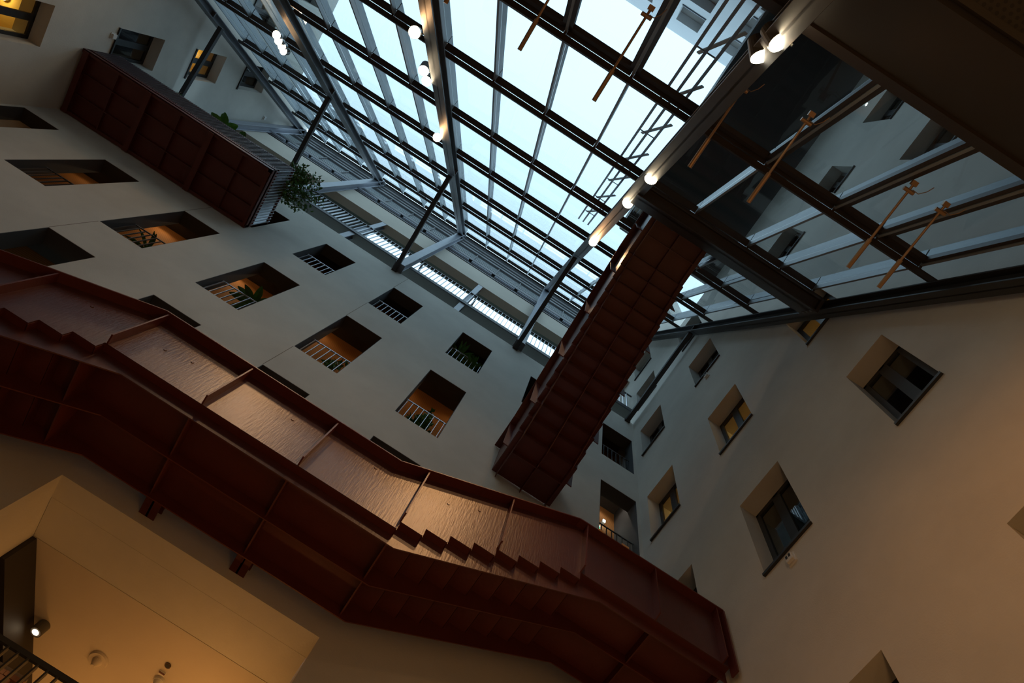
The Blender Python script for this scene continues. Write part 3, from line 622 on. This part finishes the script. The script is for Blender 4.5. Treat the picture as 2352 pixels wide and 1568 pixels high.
# ---------------------------------------------------------------- small wall devices
def device(X, sgn, y, z, label, slots):
    d = thing('wall_device', label, 'wall device', (X, y, z), 'small white wall devices')
    MB().box(X - .003 * sgn, X, y - .0125, y + .0125, z - .0165, z + .0165).build('back_plate', 'white', d); cv = MB().box(X - .011 * sgn, X - .003 * sgn, y - .0095, y + .0095, z - .012, z + .012).build('cover', 'white', d, bevel=.006)
    if slots:
        for q in (-.0045, .0045): MB().box(X - .0118 * sgn, X - .0108 * sgn, y + q - .0028, y + q + .0028, z - .002, z + .008).build('slot', 'black', cv)
device(XR, 1, .492, 1.458, 'white twin-slot device under a window on the warm right wall', True)
device(XR, 1, .502, 2.852, 'white twin-slot device high on the right wall', True)
device(XL, -1, .66, 2.856, 'white device beside the dark window on the left wall', False)
device(XL, -1, .933, 4.41, 'tiny white device near the top of the left wall', False)

# ---------------------------------------------------------------- plants
def leaf_pts(p, d, n, L, Wd, fold=.25):
    d = Vector(d).normalized(); n = Vector(n); n = (n - d * n.dot(d)); n = n.normalized() if n.length > 1e-4 else Vector((0, 0, 1)); s = d.cross(n)
    a = Vector(p)
    return [a, a + d * L * .4 + s * Wd / 2 + n * Wd * fold, a + d * L, a + d * L * .4 - s * Wd / 2 + n * Wd * fold, a + d * L * .45], [(0, 1, 4), (1, 2, 4), (0, 4, 3), (4, 2, 3)]
def rdir(zmin=-.3):
    while True:
        v = Vector((random.uniform(-1, 1), random.uniform(-1, 1), random.uniform(zmin, 1)))
        if .1 < v.length < 1: return v.normalized()
def pot(o, x, y, z, r=.022, h=.04): MB().tube((x, y, z), (x, y, z + h), r * .75, r, 16).build('pot', 'pot', o)
def bushy(label, x, y, z, h, rad, nb, nl, L, Wd, mat='leaf', grp='potted plants', cx=None, name='potted_bush'):
    o = thing(name, label, 'plant', (x, y, z), grp); pot(o, x, y, z)
    mbs = MB(); mbl = MB(); base = Vector((x, y, z + .035)); cx = Vector(cx or (0, 0, 0))
    for i in range(nb):
        d = rdir(.1); tip = base + cx * random.uniform(.4, 1.2) + Vector((d.x * rad, d.y * rad, h * random.uniform(.5, 1)))
        mid = base.lerp(tip, .5) + Vector((0, 0, h * .12)); prev = base
        for t in range(1, 5):
            q = t / 4; p = base.lerp(mid, q).lerp(mid.lerp(tip, q), q); mbs.tube(prev, p, .0016, .0011, 5); prev = p
        for j in range(nl):
            q = random.uniform(.35, 1); p = base.lerp(mid, q).lerp(mid.lerp(tip, q), q) + rdir(-1) * rad * .16
            a, f = leaf_pts(p, rdir(-.6), rdir(-.2), L * random.uniform(.7, 1.2), Wd * random.uniform(.8, 1.2)); mbl.add(a, f)
    mbs.build('stem', 'stem', o); fo = mbl.build('foliage', mat, o); fo['kind'] = 'stuff'
    return o
def rosette(label, x, y, z, stem, n, L, Wd, mat, spread=.8, name='potted_palm', cx=(0, 0, 0), seg=5, leafname='leaf'):
    o = thing(name, label, 'plant', (x, y, z), 'potted plants'); pot(o, x, y, z)
    t = Vector((x, y, z + .03)) + Vector((0, 0, stem)) + Vector(cx); MB().tube((x, y, z + .03), t, .003, n=8).build('stem', 'stem', o)
    for i in range(n):
        a = 2 * math.pi * i / n + random.uniform(-.3, .3); el = random.uniform(.15, 1.2) * spread
        d = Vector((math.cos(a) * math.sin(el + .35), math.sin(a) * math.sin(el + .35), math.cos(el + .35))); s = Vector((-math.sin(a), math.cos(a), 0)); P = t.copy(); mb = MB(); ring = []
        for k in range(seg + 1):
            q = k / seg; wd = Wd * math.sin(math.pi * min(.97, .08 + q * .9)) ** .8
            ring.append((P + s * wd / 2, P - Vector((0, 0, wd * .15)), P - s * wd / 2)); P = P + d * (L / seg); d = (d + Vector((0, 0, -.22))).normalized()
        pts = [v for r in ring for v in r]; fs = []
        for k in range(seg):
            for j in (0, 1): fs.append((3 * k + j, 3 * k + j + 1, 3 * k + j + 4, 3 * k + j + 3))
        mb.add(pts, fs).build(leafname, mat, o)
    return o
bushy('large leafy ficus spilling over the right end of the red balcony', -1.135, .80, 2.757, .34, .10, 30, 50, .019, .0115, 'leaf', cx=(.055, .035, .03), name='potted_ficus')
rosette('broad-leaved plant with patterned leaves rising over the balcony rail', -1.475, .775, 2.757, .205, 9, .075, .042, 'leaf_lt', .9, 'potted_dieffenbachia')
rosette('low broad-leaved plant over the balcony rail beside the taller one', -1.385, .775, 2.757, .185, 5, .06, .036, 'leaf_lt', 1.1, 'potted_dieffenbachia')
bushy('thin twiggy climber over the left part of the balcony rail', -1.66, .775, 2.757, .31, .06, 8, 12, .016, .008, 'leaf', name='potted_climber')
bushy('sparse twig plant on the balcony close to the left wall', -1.76, .775, 2.757, .27, .04, 4, 7, .016, .008, 'leaf', name='potted_climber')
rosette('broad green plant in the middle row opening, fourth from the left', -.775, 1.062, 2.067, .19, 12, .085, .028, 'leaf', 1.1)
bushy('small shrub behind bars, middle row opening, fourth from the left', -.855, 1.10, 2.067, .18, .022, 8, 14, .016, .009)
bushy('upright leafy plant in the middle row opening, fifth from the left', -.425, 1.075, 2.067, .25, .03, 10, 16, .02, .011)
bushy('round shrub behind the bars of the middle row opening, sixth from the left', -.065, 1.075, 2.067, .19, .045, 20, 40, .02, .013)
rosette('spiky palm in the upper row opening, sixth from the left', -.100, 1.058, 2.777, .165, 26, .085, .016, 'leaf', 1.0)
rosette('second spiky palm in the upper row opening, right side', -.024, 1.062, 2.777, .13, 22, .075, .016, 'leaf', 1.0)
rosette('dark spiky plant behind bars, middle row opening, third from the left', -1.17, 1.09, 2.067, .16, 10, .08, .014, 'leaf', 1.0)
bushy('small dark plant behind the bars of the corner opening', .69, 1.10, 2.067, .22, .03, 9, 12, .016, .01)
bushy('low plant behind bars of the upper row opening, fifth from the left', -.43, 1.09, 2.777, .20, .03, 8, 12, .014, .009)

# ---------------------------------------------------------------- unseen uplighters added for warm fill from below
for k, (x, y, pw) in enumerate(((.42, .12, 2.6), (.30, -.55, 1.2), (-.50, -.45, .5), (.10, -.2, 1.2), (-1.2, .1, .3))):
    f = thing('fill_uplighter', ['added fill uplighter on the floor near the right wall', 'added fill uplighter on the floor behind the viewer', 'added fill uplighter on the floor left of the viewer', 'added fill uplighter on the floor beside the viewer', 'added fill uplighter on the floor near the left wall'][k], 'lamp', (x, y, ZF), 'added fill uplighters')
    MB().tube((x, y, ZF), (x, y, ZF + .006), .03, n=20).build('base', 'lamp_body', f); MB().tube((x, y, ZF + .006), (x, y, ZF + .20), .004, n=10).build('pole', 'lamp_body', f); MB().tube((x, y, ZF + .20), (x, y, ZF + .235), .012, .035, 20).build('bowl', 'lamp_body', f); MB().tube((x, y, ZF + .234), (x, y, ZF + .236), .03, n=20).build('diffuser', 'lens_soft', f)
    lamp('light', 'POINT', (x, y, ZF + .26), P_FILL * pw, f, (1.0, .44, .11), .15)
